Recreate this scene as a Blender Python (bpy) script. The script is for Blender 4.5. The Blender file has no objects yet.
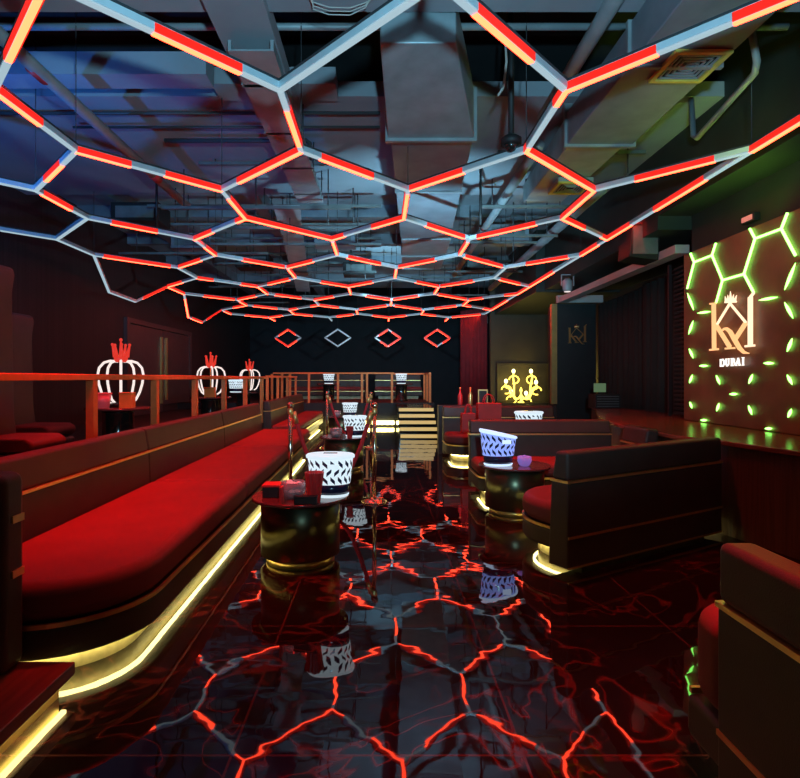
import bpy, bmesh, math, random
from mathutils import Vector, Matrix
random.seed(11)
SC = bpy.context.scene
COL = SC.collection
PI = math.pi
# ------------------------------------------------------------------ camera, world, light, exposure
F, CX, CY, EYE = 560.0, 380.0, 378.0, 1.55          # focal length in pixels, vanishing point, eye height
cam = bpy.data.objects.new('camera', bpy.data.cameras.new('camera'))
COL.objects.link(cam); SC.camera = cam
cam.location = (0, 0, EYE); cam.rotation_euler = (PI/2, 0, 0)
cam.data.sensor_fit = 'HORIZONTAL'; cam.data.sensor_width = 36; cam.data.lens = 36*F/800
cam.data.shift_x = (400-CX)/800; cam.data.shift_y = (CY-389)/800
cam.data.clip_end = 200; cam.data.clip_start = 0.05
w = bpy.data.worlds.new('world'); SC.world = w; w.use_nodes = True
w.node_tree.nodes['Background'].inputs[0].default_value = (0.5, 0.55, 0.7, 1)
w.node_tree.nodes['Background'].inputs[1].default_value = 0.004
SC.view_settings.view_transform = 'Standard'; SC.view_settings.look = 'None'
SC.view_settings.exposure = 0.0; SC.view_settings.gamma = 1.0; SC.view_settings.use_curve_mapping = False
SC.cycles.max_bounces = 8; SC.cycles.sample_clamp_indirect = 3.0; SC.cycles.caustics_reflective = False

def spot(name, loc, target, color, energy, angle=100, blend=0.6, size=0.08):
    l = bpy.data.lights.new(name, 'SPOT'); l.energy = energy; l.color = color
    l.spot_size = math.radians(angle); l.spot_blend = blend; l.shadow_soft_size = size
    o = bpy.data.objects.new(name, l); COL.objects.link(o); o.location = loc
    o.rotation_euler = (Vector(target)-Vector(loc)).to_track_quat('-Z', 'Y').to_euler()
    return o
COOL = (0.34, 0.76, 1.0)
RED = (1.0, 0.012, 0.010)
# cool wash up on the open ceiling; middle and far spots added, no fixtures
spot('cool_wash_near', (0.3, -0.2, 2.2), (0.3, 6.0, 4.9), COOL, 1000, 95, 0.7)
spot('blue_wash_left', (-4.6, 4.6, 2.6), (-4.0, 8.2, 4.9), (0.03, 0.26, 1.0), 300, 110, 0.8)
spot('cool_wash_middle', (1.2, 7.6, 2.2), (0.0, 13.5, 5.2), COOL, 850, 110, 0.8)
spot('cool_wash_far', (0.3, 14.5, 3.2), (0.3, 19.0, 5.2), COOL, 500, 110, 0.8)
# red washes added below the ceiling, straight down on seats and tables, without fixtures
for (x, y, e) in ((-1.9, 4.4, 700), (-1.9, 7.2, 700), (-1.9, 10.4, 700), (-2.2, 14.0, 600), (-2.2, 17.0, 500), (1.85, 7.7, 800), (1.75, 5.3, 500),
                  (2.1, 10.8, 900), (1.35, 1.5, 900), (-4.0, 7.0, 110), (-4.6, 12.5, 120), (4.0, 8.8, 160), (-1.6, 20.0, 420), (0.8, 20.0, 300),
                  (-0.7, 4.7, 160), (-0.5, 3.2, 90), (1.1, 3.4, 90), (-2.75, 4.4, 620), (-2.75, 6.6, 620), (-2.75, 9.2, 620), (-2.75, 12.0, 620)):
    spot('red_wash', (x, y, 4.15), (x, y, 0), RED, e, 62, 1.0, 0.12)
# added spots for the sign's green glow on the soffit; chandelier's yellow glow
spot('added_sign_glow', (4.0, 6.4, 3.2), (4.2, 7.0, 5.0), (0.45, 1.0, 0.08), 25, 140, 0.8)
spot('added_sign_glow', (3.6, 5.2, 3.3), (3.0, 6.6, 4.9), (0.75, 1.0, 0.12), 30, 120, 0.8)
l = bpy.data.lights.new('chandelier_light', 'POINT'); l.energy = 45; l.color = (1.0, 0.75, 0.12); l.shadow_soft_size = 0.2
o = bpy.data.objects.new('chandelier_light', l); COL.objects.link(o); o.location = (4.55, 17.9, 1.35)
# very soft warm fill light, added unseen behind the camera
l = bpy.data.lights.new('warm_fill_behind', 'AREA'); l.energy = 4; l.color = (1.0, 0.86, 0.62); l.size = 3.0
o = bpy.data.objects.new('warm_fill_behind', l); COL.objects.link(o); o.location = (0.5, -3.0, 2.6)
o.rotation_euler = (math.radians(82), 0, 0)

# ------------------------------------------------------------------ materials
MATS = {}
def nd(nt, t, **kw):
    n = nt.nodes.new(t)
    for k, v in kw.items():
        setattr(n, k, v)
    return n
def mat(name, color, rough=0.5, metal=0.0, emit=None, strength=0.0, noise=0.0, scale=8.0, bump=0.0, bscale=60.0, spec=0.5, stretch=None, alpha=1.0, trans=0.0):
    m = bpy.data.materials.new(name); m.use_nodes = True; nt = m.node_tree
    b = nt.nodes['Principled BSDF']
    b.inputs['Base Color'].default_value = (*color, 1); b.inputs['Roughness'].default_value = rough
    b.inputs['Metallic'].default_value = metal; b.inputs['Specular IOR Level'].default_value = spec
    if trans: b.inputs['Transmission Weight'].default_value = trans
    if emit:
        b.inputs['Emission Color'].default_value = (*emit, 1); b.inputs['Emission Strength'].default_value = strength
    tc = nd(nt, 'ShaderNodeTexCoord'); mp = nd(nt, 'ShaderNodeMapping')
    nt.links.new(tc.outputs['Object'], mp.inputs['Vector'])
    if stretch: mp.inputs['Scale'].default_value = stretch
    if noise:
        n = nd(nt, 'ShaderNodeTexNoise'); n.inputs['Scale'].default_value = scale; n.inputs['Detail'].default_value = 5
        nt.links.new(mp.outputs['Vector'], n.inputs['Vector'])
        r = nd(nt, 'ShaderNodeMapRange')
        r.inputs[1].default_value = 0.25; r.inputs[2].default_value = 0.75
        r.inputs[3].default_value = 1-noise; r.inputs[4].default_value = 1+noise
        nt.links.new(n.outputs['Fac'], r.inputs[0])
        mx = nd(nt, 'ShaderNodeVectorMath', operation='SCALE'); mx.inputs[0].default_value = color
        nt.links.new(r.outputs[0], mx.inputs['Scale']); nt.links.new(mx.outputs[0], b.inputs['Base Color'])
    if bump:
        n2 = nd(nt, 'ShaderNodeTexNoise'); n2.inputs['Scale'].default_value = bscale; n2.inputs['Detail'].default_value = 3
        nt.links.new(mp.outputs['Vector'], n2.inputs['Vector'])
        bp = nd(nt, 'ShaderNodeBump'); bp.inputs['Strength'].default_value = bump; bp.inputs['Distance'].default_value = 0.01
        nt.links.new(n2.outputs['Fac'], bp.inputs['Height']); nt.links.new(bp.outputs[0], b.inputs['Normal'])
    MATS[name] = m
    return m
def glow(name, color, strength):
    return mat(name, tuple(0.08*c for c in color), 0.4, emit=color, strength=strength)

LEATHER = mat('dark_leather', (0.050, 0.042, 0.034), 0.46, noise=0.15, scale=5, bump=0.15, bscale=160, spec=0.35)
LEATHER_SEAT_REDLIT = mat('seat_leather_redlit', (0.17, 0.042, 0.040), 0.6, noise=0.12, scale=4, bump=0.15, bscale=160, spec=0.25)  # red of the overhead light is mixed into this leather's colour
BOOTH = mat('booth_leather', (0.09, 0.06, 0.06), 0.5, noise=0.15, scale=4, bump=0.1, bscale=140)
BRASS = mat('polished_brass', (0.95, 0.66, 0.25), 0.34, 0.85, noise=0.1, scale=9)
BRASS_RAIL = mat('rail_brass', (0.80, 0.24, 0.07), 0.5, 0.45, noise=0.1, scale=14)
PLINTH = mat('pale_plinth', (0.55, 0.46, 0.26), 0.4, noise=0.25, scale=14)
BLACK = mat('matt_black', (0.012, 0.012, 0.013), 0.6, noise=0.2, scale=6)
BLACK_GLOSS = mat('gloss_black', (0.015, 0.016, 0.014), 0.12, 0.0, noise=0.1, scale=4, spec=0.8)
DRUM = mat('bronze_drum', (0.14, 0.13, 0.075), 0.30, 0.9, noise=0.12, scale=3)
TABLETOP = mat('table_lacquer', (0.10, 0.04, 0.04), 0.14, 0.0, noise=0.1, scale=5)
WALL = mat('wall_dark', (0.035, 0.024, 0.026), 0.7, noise=0.3, scale=3, bump=0.5, bscale=9, stretch=(1, 9, 0.05))
WALL_BACK = mat('wall_back', (0.010, 0.011, 0.016), 0.7, noise=0.3, scale=2)
WALL_R = mat('wall_right', (0.022, 0.030, 0.026), 0.6, noise=0.3, scale=2)
WOOD = mat('bar_wood', (0.085, 0.042, 0.026), 0.45, noise=0.45, scale=7, bump=0.2, bscale=7, stretch=(6, 6, 0.25))
WOOD_TOP = mat('bar_top', (0.20, 0.065, 0.035), 0.22, noise=0.3, scale=5, stretch=(4, 0.5, 4))
STEP_WOOD = mat('step_wood', (0.16, 0.05, 0.035), 0.3, noise=0.35, scale=6, stretch=(6, 0.5, 6))
SLAB = mat('slab_paint', (0.30, 0.34, 0.38), 0.75, noise=0.22, scale=0.9)
CEIL = mat('ceiling_black', (0.018, 0.02, 0.022), 0.8, noise=0.3, scale=1.5)
GALV = mat('galvanised_duct', (0.34, 0.42, 0.45), 0.45, 0.35, noise=0.22, scale=3.5, bump=0.25, bscale=5)
GALV_DARK = mat('painted_duct', (0.22, 0.26, 0.30), 0.5, 0.25, noise=0.22, scale=3)
PIPE = mat('pipe_paint', (0.30, 0.35, 0.37), 0.5, 0.2, noise=0.2, scale=4)
RAILMETAL = mat('unistrut', (0.16, 0.19, 0.19), 0.5, 0.3, noise=0.25, scale=5)
WIRE = mat('wire_dark', (0.05, 0.055, 0.06), 0.5)
YELLOW = mat('yellow_frame', (0.75, 0.62, 0.12), 0.5, noise=0.1, scale=8)
BEAMW = mat('beam_pale', (0.50, 0.47, 0.43), 0.6, noise=0.1, scale=3)
CURTAIN = mat('dark_curtain', (0.020, 0.028, 0.024), 0.9, noise=0.2, scale=3)
CURTAIN_R = mat('red_curtain', (0.22, 0.015, 0.02), 0.85, noise=0.2, scale=3)
ROPE = mat('red_velvet', (0.55, 0.02, 0.025), 0.8, noise=0.2, scale=30)
CHROME = mat('warm_chrome', (0.80, 0.66, 0.50), 0.16, 1.0, noise=0.05, scale=5)
REDPLASTIC = mat('red_paper', (0.65, 0.03, 0.03), 0.45, noise=0.1, scale=6)
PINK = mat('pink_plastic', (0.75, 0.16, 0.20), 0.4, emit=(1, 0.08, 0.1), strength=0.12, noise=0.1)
ORANGE = mat('orange_card', (0.80, 0.28, 0.06), 0.4, noise=0.15, scale=7)
GLASS = mat('clear_glass', (0.9, 0.9, 0.92), 0.05, trans=0.75)
NAVY = mat('navy_acrylic', (0.012, 0.02, 0.06), 0.15, noise=0.1)
PANEL = mat('sign_board', (0.22, 0.105, 0.055), 0.42, noise=0.35, scale=2.2, bump=0.05, bscale=30)
GOLD_LETTER = mat('gold_letter', (0.85, 0.50, 0.18), 0.3, 0.8, noise=0.1)
WALLWARM = mat('wall_warm', (0.06, 0.048, 0.02), 0.6, noise=0.25, scale=3)
ALU = mat('tube_aluminium', (0.62, 0.72, 0.78), 0.35, 0.3, noise=0.06, scale=9)
TUBETOP = mat('tube_top', (0.03, 0.035, 0.04), 0.5)
TUBEWHITE = glow('tube_white', (0.52, 0.72, 0.82), 0.72)
TUBERED = glow('tube_red', (1.0, 0.05, 0.018), 14.0)
TUBEDEEP = glow('tube_deep_red', (1.0, 0.022, 0.012), 1.0)
LED_WARM = glow('led_warm', (1.0, 0.86, 0.30), 16.0)
LED_STEP = glow('led_step', (1.0, 0.66, 0.22), 0.6)
NEON_GREEN = glow('neon_green', (0.24, 1.0, 0.13), 6.5)
NEON_YELLOW = glow('neon_yellow', (1.0, 0.72, 0.10), 3.0)
BULB = glow('bulb_yellow', (1.0, 0.92, 0.40), 4.0)
LOGO_GLOW = glow('logo_glow', (1.0, 0.52, 0.22), 1.25)
LOGO_PALE = glow('logo_pale', (1.0, 0.72, 0.48), 1.45)
LOGO_WHITE = glow('logo_white', (1.0, 0.95, 0.85), 1.6)
BASKET_W = glow('basket_white', (0.74, 0.90, 1.0), 0.95)
BASKET_B = glow('basket_blue', (0.26, 0.38, 1.0), 1.1)
BASKET_BR = glow('basket_blue_rim', (0.55, 0.72, 1.0), 1.3)
CROWN_W = glow('crown_white', (1.0, 0.86, 0.80), 1.0)
CROWN_R = glow('crown_red', (1.0, 0.05, 0.03), 0.7)
SPOTLENS = glow('lens_white', (0.75, 0.95, 1.0), 6.0)
PURPLE = mat('purple_glass', (0.40, 0.28, 0.60), 0.1, emit=(0.40, 0.25, 0.8), strength=0.22, trans=0.4)

def floor_material():
    m = bpy.data.materials.new('black_marble_tiles'); m.use_nodes = True; nt = m.node_tree
    b = nt.nodes['Principled BSDF']; L = nt.links.new
    tc = nd(nt, 'ShaderNodeTexCoord')
    # veins: distorted noise taken near its middle value
    def vein(scale, width, dist, off):
        mp = nd(nt, 'ShaderNodeMapping'); mp.inputs['Location'].default_value = (off, off*1.7, 0)
        L(tc.outputs['Object'], mp.inputs['Vector'])
        n = nd(nt, 'ShaderNodeTexNoise'); n.inputs['Scale'].default_value = scale
        n.inputs['Detail'].default_value = 3.5; n.inputs['Roughness'].default_value = 0.55; n.inputs['Distortion'].default_value = dist
        L(mp.outputs[0], n.inputs['Vector'])
        s = nd(nt, 'ShaderNodeMath', operation='SUBTRACT'); s.inputs[1].default_value = 0.5; L(n.outputs['Fac'], s.inputs[0])
        a = nd(nt, 'ShaderNodeMath', operation='ABSOLUTE'); L(s.outputs[0], a.inputs[0])
        r = nd(nt, 'ShaderNodeMapRange'); r.inputs[1].default_value = 0; r.inputs[2].default_value = width
        r.inputs[3].default_value = 1; r.inputs[4].default_value = 0; L(a.outputs[0], r.inputs[0])
        return r.outputs[0]
    v1 = vein(1.1, 0.012, 0.9, 3.1); v2 = vein(2.6, 0.016, 1.2, 8.4)
    patch = nd(nt, 'ShaderNodeTexNoise'); patch.inputs['Scale'].default_value = 0.9; L(tc.outputs['Object'], patch.inputs['Vector'])
    pr = nd(nt, 'ShaderNodeMapRange'); pr.inputs[1].default_value = 0.42; pr.inputs[2].default_value = 0.66; L(patch.outputs['Fac'], pr.inputs[0])
    m2 = nd(nt, 'ShaderNodeMath', operation='MULTIPLY'); L(v2, m2.inputs[0]); L(pr.outputs[0], m2.inputs[1])
    mxv = nd(nt, 'ShaderNodeMath', operation='MAXIMUM'); L(v1, mxv.inputs[0]); L(m2.outputs[0], mxv.inputs[1])
    mixc = nd(nt, 'ShaderNodeMixRGB'); mixc.inputs[1].default_value = (0.010, 0.007, 0.007, 1); mixc.inputs[2].default_value = (0.085, 0.024, 0.018, 1)
    L(mxv.outputs[0], mixc.inputs[0])
    mp = nd(nt, 'ShaderNodeMapping'); mp.inputs['Location'].default_value = (0.36, 0.2, 0)
    mp.inputs['Rotation'].default_value = (0, 0, 0)
    L(tc.outputs['Object'], mp.inputs['Vector'])
    br = nd(nt, 'ShaderNodeTexBrick'); br.offset = 0; br.inputs['Scale'].default_value = 1.0
    br.inputs['Brick Width'].default_value = 1.2; br.inputs['Row Height'].default_value = 1.2; br.inputs['Mortar Size'].default_value = 0.006
    L(mp.outputs[0], br.inputs['Vector'])
    mixg = nd(nt, 'ShaderNodeMixRGB'); mixg.inputs[2].default_value = (0.07, 0.03, 0.025, 1)
    L(br.outputs['Fac'], mixg.inputs[0]); L(mixc.outputs[0], mixg.inputs[1]); L(mixg.outputs[0], b.inputs['Base Color'])
    b.inputs['Roughness'].default_value = 0.022; b.inputs['IOR'].default_value = 1.55; b.inputs['Specular IOR Level'].default_value = 0.55
    n = nd(nt, 'ShaderNodeTexNoise'); n.inputs['Scale'].default_value = 3.4; n.inputs['Detail'].default_value = 2.0
    L(tc.outputs['Object'], n.inputs['Vector'])
    bp = nd(nt, 'ShaderNodeBump'); bp.inputs['Strength'].default_value = 1.0; bp.inputs['Distance'].default_value = 0.0017
    L(n.outputs['Fac'], bp.inputs['Height']); L(bp.outputs[0], b.inputs['Normal'])
    return m
FLOOR = floor_material()

# ------------------------------------------------------------------ helpers
def at(u, v, Y):
    return Vector(((u-CX)*Y/F, Y, EYE-(v-CY)*Y/F))
def wloc(o):
    p = Vector((0, 0, 0))
    while o is not None:
        p += Vector(o.location); o = o.parent
    return p
class MB:
    def __init__(s): s.bm = bmesh.new(); s.mi = 0
    def poly(s, pts):
        f = s.bm.faces.new([s.bm.verts.new(p) for p in pts]); f.material_index = s.mi; return f
    def _solid(s, bot, top):
        n = len(bot); vb = [s.bm.verts.new(p) for p in bot]; vt = [s.bm.verts.new(p) for p in top]
        fs = [s.bm.faces.new(list(reversed(vb))), s.bm.faces.new(vt)]
        for i in range(n):
            fs.append(s.bm.faces.new((vb[i], vb[(i+1) % n], vt[(i+1) % n], vt[i])))
        for f in fs: f.material_index = s.mi
        return fs
    def box(s, x0, x1, y0, y1, z0, z1):
        s._solid([(x0, y0, z0), (x1, y0, z0), (x1, y1, z0), (x0, y1, z0)], [(x0, y0, z1), (x1, y0, z1), (x1, y1, z1), (x0, y1, z1)]); return s
    def prism(s, pts, z0, z1):
        s._solid([(p[0], p[1], z0) for p in pts], [(p[0], p[1], z1) for p in pts]); return s
    def prism_y(s, pts, y0, y1):           # outline in x,z pushed along y
        s._solid([(p[0], y0, p[1]) for p in pts], [(p[0], y1, p[1]) for p in pts]); return s
    def prism_x(s, pts, x0, x1):           # outline in y,z pushed along x
        s._solid([(x0, p[0], p[1]) for p in pts], [(x1, p[0], p[1]) for p in pts]); return s
    def bar(s, p, q, wd, ht, up=(0, 0, 1)):
        p, q = Vector(p), Vector(q); d = (q-p).normalized(); up = Vector(up)
        if abs(d.dot(up)) > 0.99: up = Vector((1, 0, 0))
        a = d.cross(up).normalized()*wd/2; b = a.cross(d).normalized()*ht/2
        s._solid([p-a-b, p+a-b, p+a+b, p-a+b], [q-a-b, q+a-b, q+a+b, q-a+b]); return s
    def tube(s, pts, r, n=8, closed=False, cap=True):
        pts = [Vector(p) for p in pts]; rings = []; N = len(pts); prev = None
        for i, p in enumerate(pts):
            if closed: d = pts[(i+1) % N]-pts[i-1]
            else: d = pts[min(i+1, N-1)]-pts[max(i-1, 0)]
            d.normalize()
            if prev is None:
                a = d.cross(Vector((0, 0, 1)))
                if a.length < 0.05: a = d.cross(Vector((1, 0, 0)))
            else: a = prev-d*prev.dot(d)
            a.normalize(); prev = a; b = d.cross(a)
            rr = r[i] if isinstance(r, (list, tuple)) else r
            rings.append([s.bm.verts.new(p+(a*math.cos(t)+b*math.sin(t))*rr) for t in [2*PI*k/n for k in range(n)]])
        fs = []
        for i in range(N if closed else N-1):
            A, B = rings[i], rings[(i+1) % N]
            for k in range(n): fs.append(s.bm.faces.new((A[k], A[(k+1) % n], B[(k+1) % n], B[k])))
        if not closed and cap:
            fs += [s.bm.faces.new(list(reversed(rings[0]))), s.bm.faces.new(rings[-1])]
        for f in fs: f.material_index = s.mi; f.smooth = True
        return s
    def lathe(s, prof, c=(0, 0, 0), n=32, sy=1.0, tilt=0.0, tz=None):
        rings = []
        for (r, z) in prof:
            ring = []
            for k in range(n):
                t = 2*PI*k/n; x = r*math.cos(t); y = r*math.sin(t)*sy
                zz = z + (tilt*x*(max(0, z-tz[0])/(tz[1]-tz[0])) if tz else 0)
                ring.append(s.bm.verts.new((c[0]+x, c[1]+y, c[2]+zz)))
            rings.append(ring)
        fs = []
        for A, B in zip(rings, rings[1:]):
            for k in range(n):
                f = s.bm.faces.new((A[k], A[(k+1) % n], B[(k+1) % n], B[k])); f.smooth = True; fs.append(f)
        if prof[0][0] > 1e-4: fs.append(s.bm.faces.new(list(reversed(rings[0]))))
        if prof[-1][0] > 1e-4: fs.append(s.bm.faces.new(rings[-1]))
        for f in fs: f.material_index = s.mi
        return s
    def ball(s, c, r, n=12, sz=1.0):
        m = n//2
        return s.lathe([(max(r*math.sin(PI*i/m), 1e-5), -r*math.cos(PI*i/m)*sz) for i in range(m+1)], c, n)
    def build(s, name, m, parent=None, bevel=0.0, world=False, seg=2, label=None):
        me = bpy.data.meshes.new(name)
        bmesh.ops.remove_doubles(s.bm, verts=s.bm.verts, dist=1e-6)
        bmesh.ops.recalc_face_normals(s.bm, faces=s.bm.faces)
        off = Vector((0, 0, 0))
        if world and parent is not None: off = wloc(parent)
        elif parent is None:
            xs = [v.co for v in s.bm.verts]
            off = Vector(((min(p.x for p in xs)+max(p.x for p in xs))/2, (min(p.y for p in xs)+max(p.y for p in xs))/2, min(p.z for p in xs)))
        for v in s.bm.verts: v.co -= off
        s.bm.to_mesh(me); s.bm.free()
        for mm in (m if isinstance(m, (list, tuple)) else [m]): me.materials.append(mm)
        o = bpy.data.objects.new(name, me); COL.objects.link(o)
        if parent is not None: o.parent = parent
        else: o.location = off
        if bevel:
            md = o.modifiers.new('bevel', 'BEVEL'); md.width = bevel; md.segments = seg; md.limit_method = 'ANGLE'; md.angle_limit = math.radians(40)
            for p in me.polygons: p.use_smooth = True
            md.harden_normals = True
        if label: o['label'] = label
        return o
def tag(o, label, cat, group=None, kind=None):
    o['label'] = label; o['category'] = cat
    if group: o['group'] = group
    if kind: o['kind'] = kind
    return o
def thing(name, label, cat, loc=(0, 0, 0), rotz=0.0, group=None):
    o = bpy.data.objects.new(name, None); COL.objects.link(o); o.empty_display_size = 0.1
    o.location = loc; o.rotation_euler = (0, 0, rotz)
    return tag(o, label, cat, group)
def struct(o, label=None):
    o['kind'] = 'structure'
    if label: o['label'] = label
    return o
def copy_tree(root, loc, label, rotz=None, scale=None):
    def rec(o, parent):
        c = o.copy(); COL.objects.link(c)
        if parent is not None: c.parent = parent
        for ch in [k for k in KIDS.get(o.name, [])]: rec(ch, c)
        return c
    KIDS = {}
    for ob in COL.objects:
        if ob.parent is not None: KIDS.setdefault(ob.parent.name, []).append(ob)
    r = rec(root, None); r.location = loc; r['label'] = label
    if rotz is not None: r.rotation_euler = (0, 0, rotz)
    if scale: r.scale = (scale, scale, scale)
    return r

# ------------------------------------------------------------------ the setting
XL, XR, YB, ZC = -6.5, 6.0, 28.0, 5.6
struct(MB().box(XL-0.2, XR+0.2, -4, YB+0.2, -0.1, 0).build('floor', FLOOR), 'glossy black marble floor with reddish veins')
struct(MB().box(XL-0.2, XR+0.2, -4, YB+0.2, ZC, ZC+0.1).build('ceiling', CEIL))
struct(MB().box(XL-0.2, XL, -4, YB, 0, ZC).build('wall_left', WALL))
struct(MB().box(XL-0.2, XR+0.2, YB, YB+0.2, 0, ZC).build('wall_back', WALL_BACK))
struct(MB().box(XR, XR+0.2, 8.3, YB, 0, ZC).build('wall_right', WALL_R))
struct(MB().box(4.62, 4.8, -4, 8.3, 0, ZC).build('wall_right', WALL_R))
struct(MB().box(4.8, XR, 8.2, 8.3, 0, ZC).build('wall_return', WALL_R))
# raised platforms
struct(MB().box(XL, -2.61, 1.5, 17.9, 0, 0.55).build('platform_floor', BLACK), 'raised dark platform behind the left railing')
struct(MB().box(XL, 1.75, 18.0, YB, 0, 0.75).build('stage_floor', BLACK), 'raised platform at the back of the hall')
# entry step at the lower left
st = struct(MB().box(-3.4, -1.56, 0.4, 2.72, 0.0, 0.09).build('step_riser', BRASS))
struct(MB().box(-3.4, -1.50, 0.4, 2.76, 0.09, 0.155).build('step_tread', STEP_WOOD, bevel=0.008))
# stair at the back, lit gold risers
for i in range(5):
    y0 = 14.2+i*0.32
    struct(MB().box(0.50, 1.50, y0, 18.0, i*0.15, i*0.15+0.13).build('stair_step', BLACK_GLOSS))
    struct(MB().box(0.52, 1.48, y0-0.012, y0-0.001, i*0.15+0.03, i*0.15+0.12).build('stair_riser_light', LED_STEP), 'golden lit stair riser')
# ceiling slabs and beams
struct(MB().box(XL, 4.6, 6.7, 10.3, 4.92, 5.1).build('ceiling_slab', SLAB), 'pale soffit slab')
struct(MB().box(XL, XR, 10.3, 23.0, 5.25, 5.4).build('ceiling_slab', SLAB))
struct(MB().box(XL, 4.6, 4.15, 4.82, 4.70, 5.2).build('ceiling_beam', SLAB), 'wide pale cross beam')
struct(MB().box(-1.45, -0.95, 2.0, 6.7, 4.62, 4.80).build('ceiling_beam', SLAB))
struct(MB().box(XL, -1.85, 5.95, 6.25, 4.78, 5.02).build('ceiling_beam', SLAB))
struct(MB().box(-1.9, -0.5, 6.30, 6.7, 4.86, 5.05).build('ceiling_beam', SLAB))
for x in (-5.2, -2.4, 2.6):
    struct(MB().box(x-0.12, x+0.12, 10.3, 23, 4.95, 5.25).build('ceiling_beam', GALV_DARK))
for y in (12.0, 14.4, 17.0, 20.0):
    struct(MB().box(XL, XR, y, y+0.25, 5.0, 5.25).build('ceiling_beam', GALV_DARK))
# right soffit and wall bands
struct(MB().box(4.12, 4.62, 2.0, 8.3, 3.95, ZC).build('soffit_right', WALL_R))
struct(MB().box(4.12, 6.0, 8.3, 14.0, 3.75, ZC).build('soffit_right', WALL_R))
struct(MB().box(3.9, 6.0, 14.0, 19.0, 3.7, ZC).build('soffit_right', WALL_R))
struct(MB().box(4.40, 4.62, 8.35, 13.8, 3.41, 3.54).build('curtain_track', BEAMW, bevel=0.01), 'long pale beam over the dark curtains')
# pillar on the right with its brass edge and pale cap
struct(MB().box(4.42, 5.40, 14.0, 14.7, 0, 3.40).build('pillar', mat('pillar_black', (0.016, 0.022, 0.022), 0.5, noise=0.2, scale=3)))
struct(MB().box(4.28, 4.42, 13.97, 14.1, 0.9, 3.40).build('trim_1', BRASS))
struct(MB().box(4.40, 5.52, 13.85, 14.0, 3.42, 3.60).build('trim_2', BEAMW))
# wall behind the yellow chandelier
struct(MB().box(3.75, 6.0, 19.0, 19.2, 0, ZC).build('wall_far_right', mat('far_wall', (0.05, 0.04, 0.022), 0.6, noise=0.3, scale=1.4)))
struct(MB().box(3.95, 5.7, 18.9, 19.0, 0.75, 2.05).build('wall_niche', WALLWARM))
struct(MB().box(3.3, 6.0, 18.1, 18.9, 0, 0.74).build('ledge_wall', BLACK), 'low wall under the yellow chandelier')
struct(MB().box(1.2, 3.6, 11.45, 11.75, 0, 0.985).build('partition_wall', BLACK))
# doors in the left wall
d = struct(MB().box(XL+0.0, XL+0.06, 14.4, 16.6, 0.55, 2.95).build('door_1', BOOTH, bevel=0.01))
MB().box(XL+0.06, XL+0.11, 16.42, 16.5, 0.8, 2.75).build('door_handle', BRASS, d, world=True)
d = struct(MB().box(XL+0.0, XL+0.06, 16.64, 18.9, 0.76, 2.95).build('door_2', BOOTH, bevel=0.01))
MB().box(XL+0.06, XL+0.11, 16.8, 16.88, 0.9, 2.75).build('door_handle', BRASS, d, world=True)
t = MB(); t.box(XL, XL+0.09, 14.2, 14.38, 0.55, 3.1); t.box(XL, XL+0.09, 18.92, 19.1, 0.76, 3.1); t.box(XL, XL+0.09, 14.38, 18.92, 2.97, 3.1)
struct(t.build('trim_3', BOOTH))

# ------------------------------------------------------------------ ceiling services
def duct(name, p, label, m, flanges=()):
    th = thing(name, label, 'duct', (sum(v[0] for v in p[:4])/4, p[0][1], p[0][2]))
    b = MB(); b._solid([Vector(v) for v in p[:4]], [Vector(v) for v in p[4:]]); b.build('duct_body', m, th, 0.015, world=True)
    for f in flanges: MB().box(*f).build('flange', PIPE, th, 0.004, world=True)
    return th
duct('air_duct', [(0.00, 4.85, 4.45), (0.66, 4.85, 4.45), (0.66, 4.85, 4.85), (0.00, 4.85, 4.85), (0.09, 6.3, 4.24), (1.06, 6.3, 4.24), (1.06, 6.3, 4.8), (0.09, 6.3, 4.8)],
     'wide bluish sheet metal duct box nearest above the aisle', GALV, [(0.06, 1.09, 6.28, 6.34, 4.21, 4.82)])
duct('air_duct', [(0.12, 6.36, 4.28), (1.06, 6.36, 4.28), (1.06, 6.36, 4.8), (0.12, 6.36, 4.8), (0.42, 11.5, 4.42), (1.45, 11.5, 4.42), (1.45, 11.5, 4.85), (0.42, 11.5, 4.85)],
     'long flat grey duct over the aisle behind the first duct box', GALV_DARK, [(0.22, 1.22, 8.3, 8.35, 4.3, 4.82)])
duct('air_duct', [(0.45, 11.8, 4.46), (1.5, 11.8, 4.46), (1.5, 11.8, 4.9), (0.45, 11.8, 4.9), (0.6, 15.2, 4.5), (1.65, 15.2, 4.5), (1.65, 15.2, 4.9), (0.6, 15.2, 4.9)],
     'pale far duct over the aisle above the distant honeycomb', GALV, [(0.5, 1.62, 13.4, 13.45, 4.44, 4.92)])
duct('air_duct', [(2.2, 2.2, 4.3), (2.98, 2.2, 4.3), (2.98, 2.2, 4.68), (2.2, 2.2, 4.68), (2.2, 6.6, 4.3), (2.98, 6.6, 4.3), (2.98, 6.6, 4.68), (2.2, 6.6, 4.68)],
     'big rectangular duct running along the right side with vent below', GALV_DARK, [(2.17, 3.01, 6.58, 6.64, 4.27, 4.78), (2.17, 3.01, 4.9, 4.95, 4.27, 4.69)])
duct('air_duct', [(2.25, 6.66, 4.33), (2.93, 6.66, 4.33), (2.93, 6.66, 4.72), (2.25, 6.66, 4.72), (2.45, 9.6, 4.55), (3.1, 9.6, 4.55), (3.1, 9.6, 4.85), (2.45, 9.6, 4.85)],
     'rising end section of the right duct near the camera dome', GALV)
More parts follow.
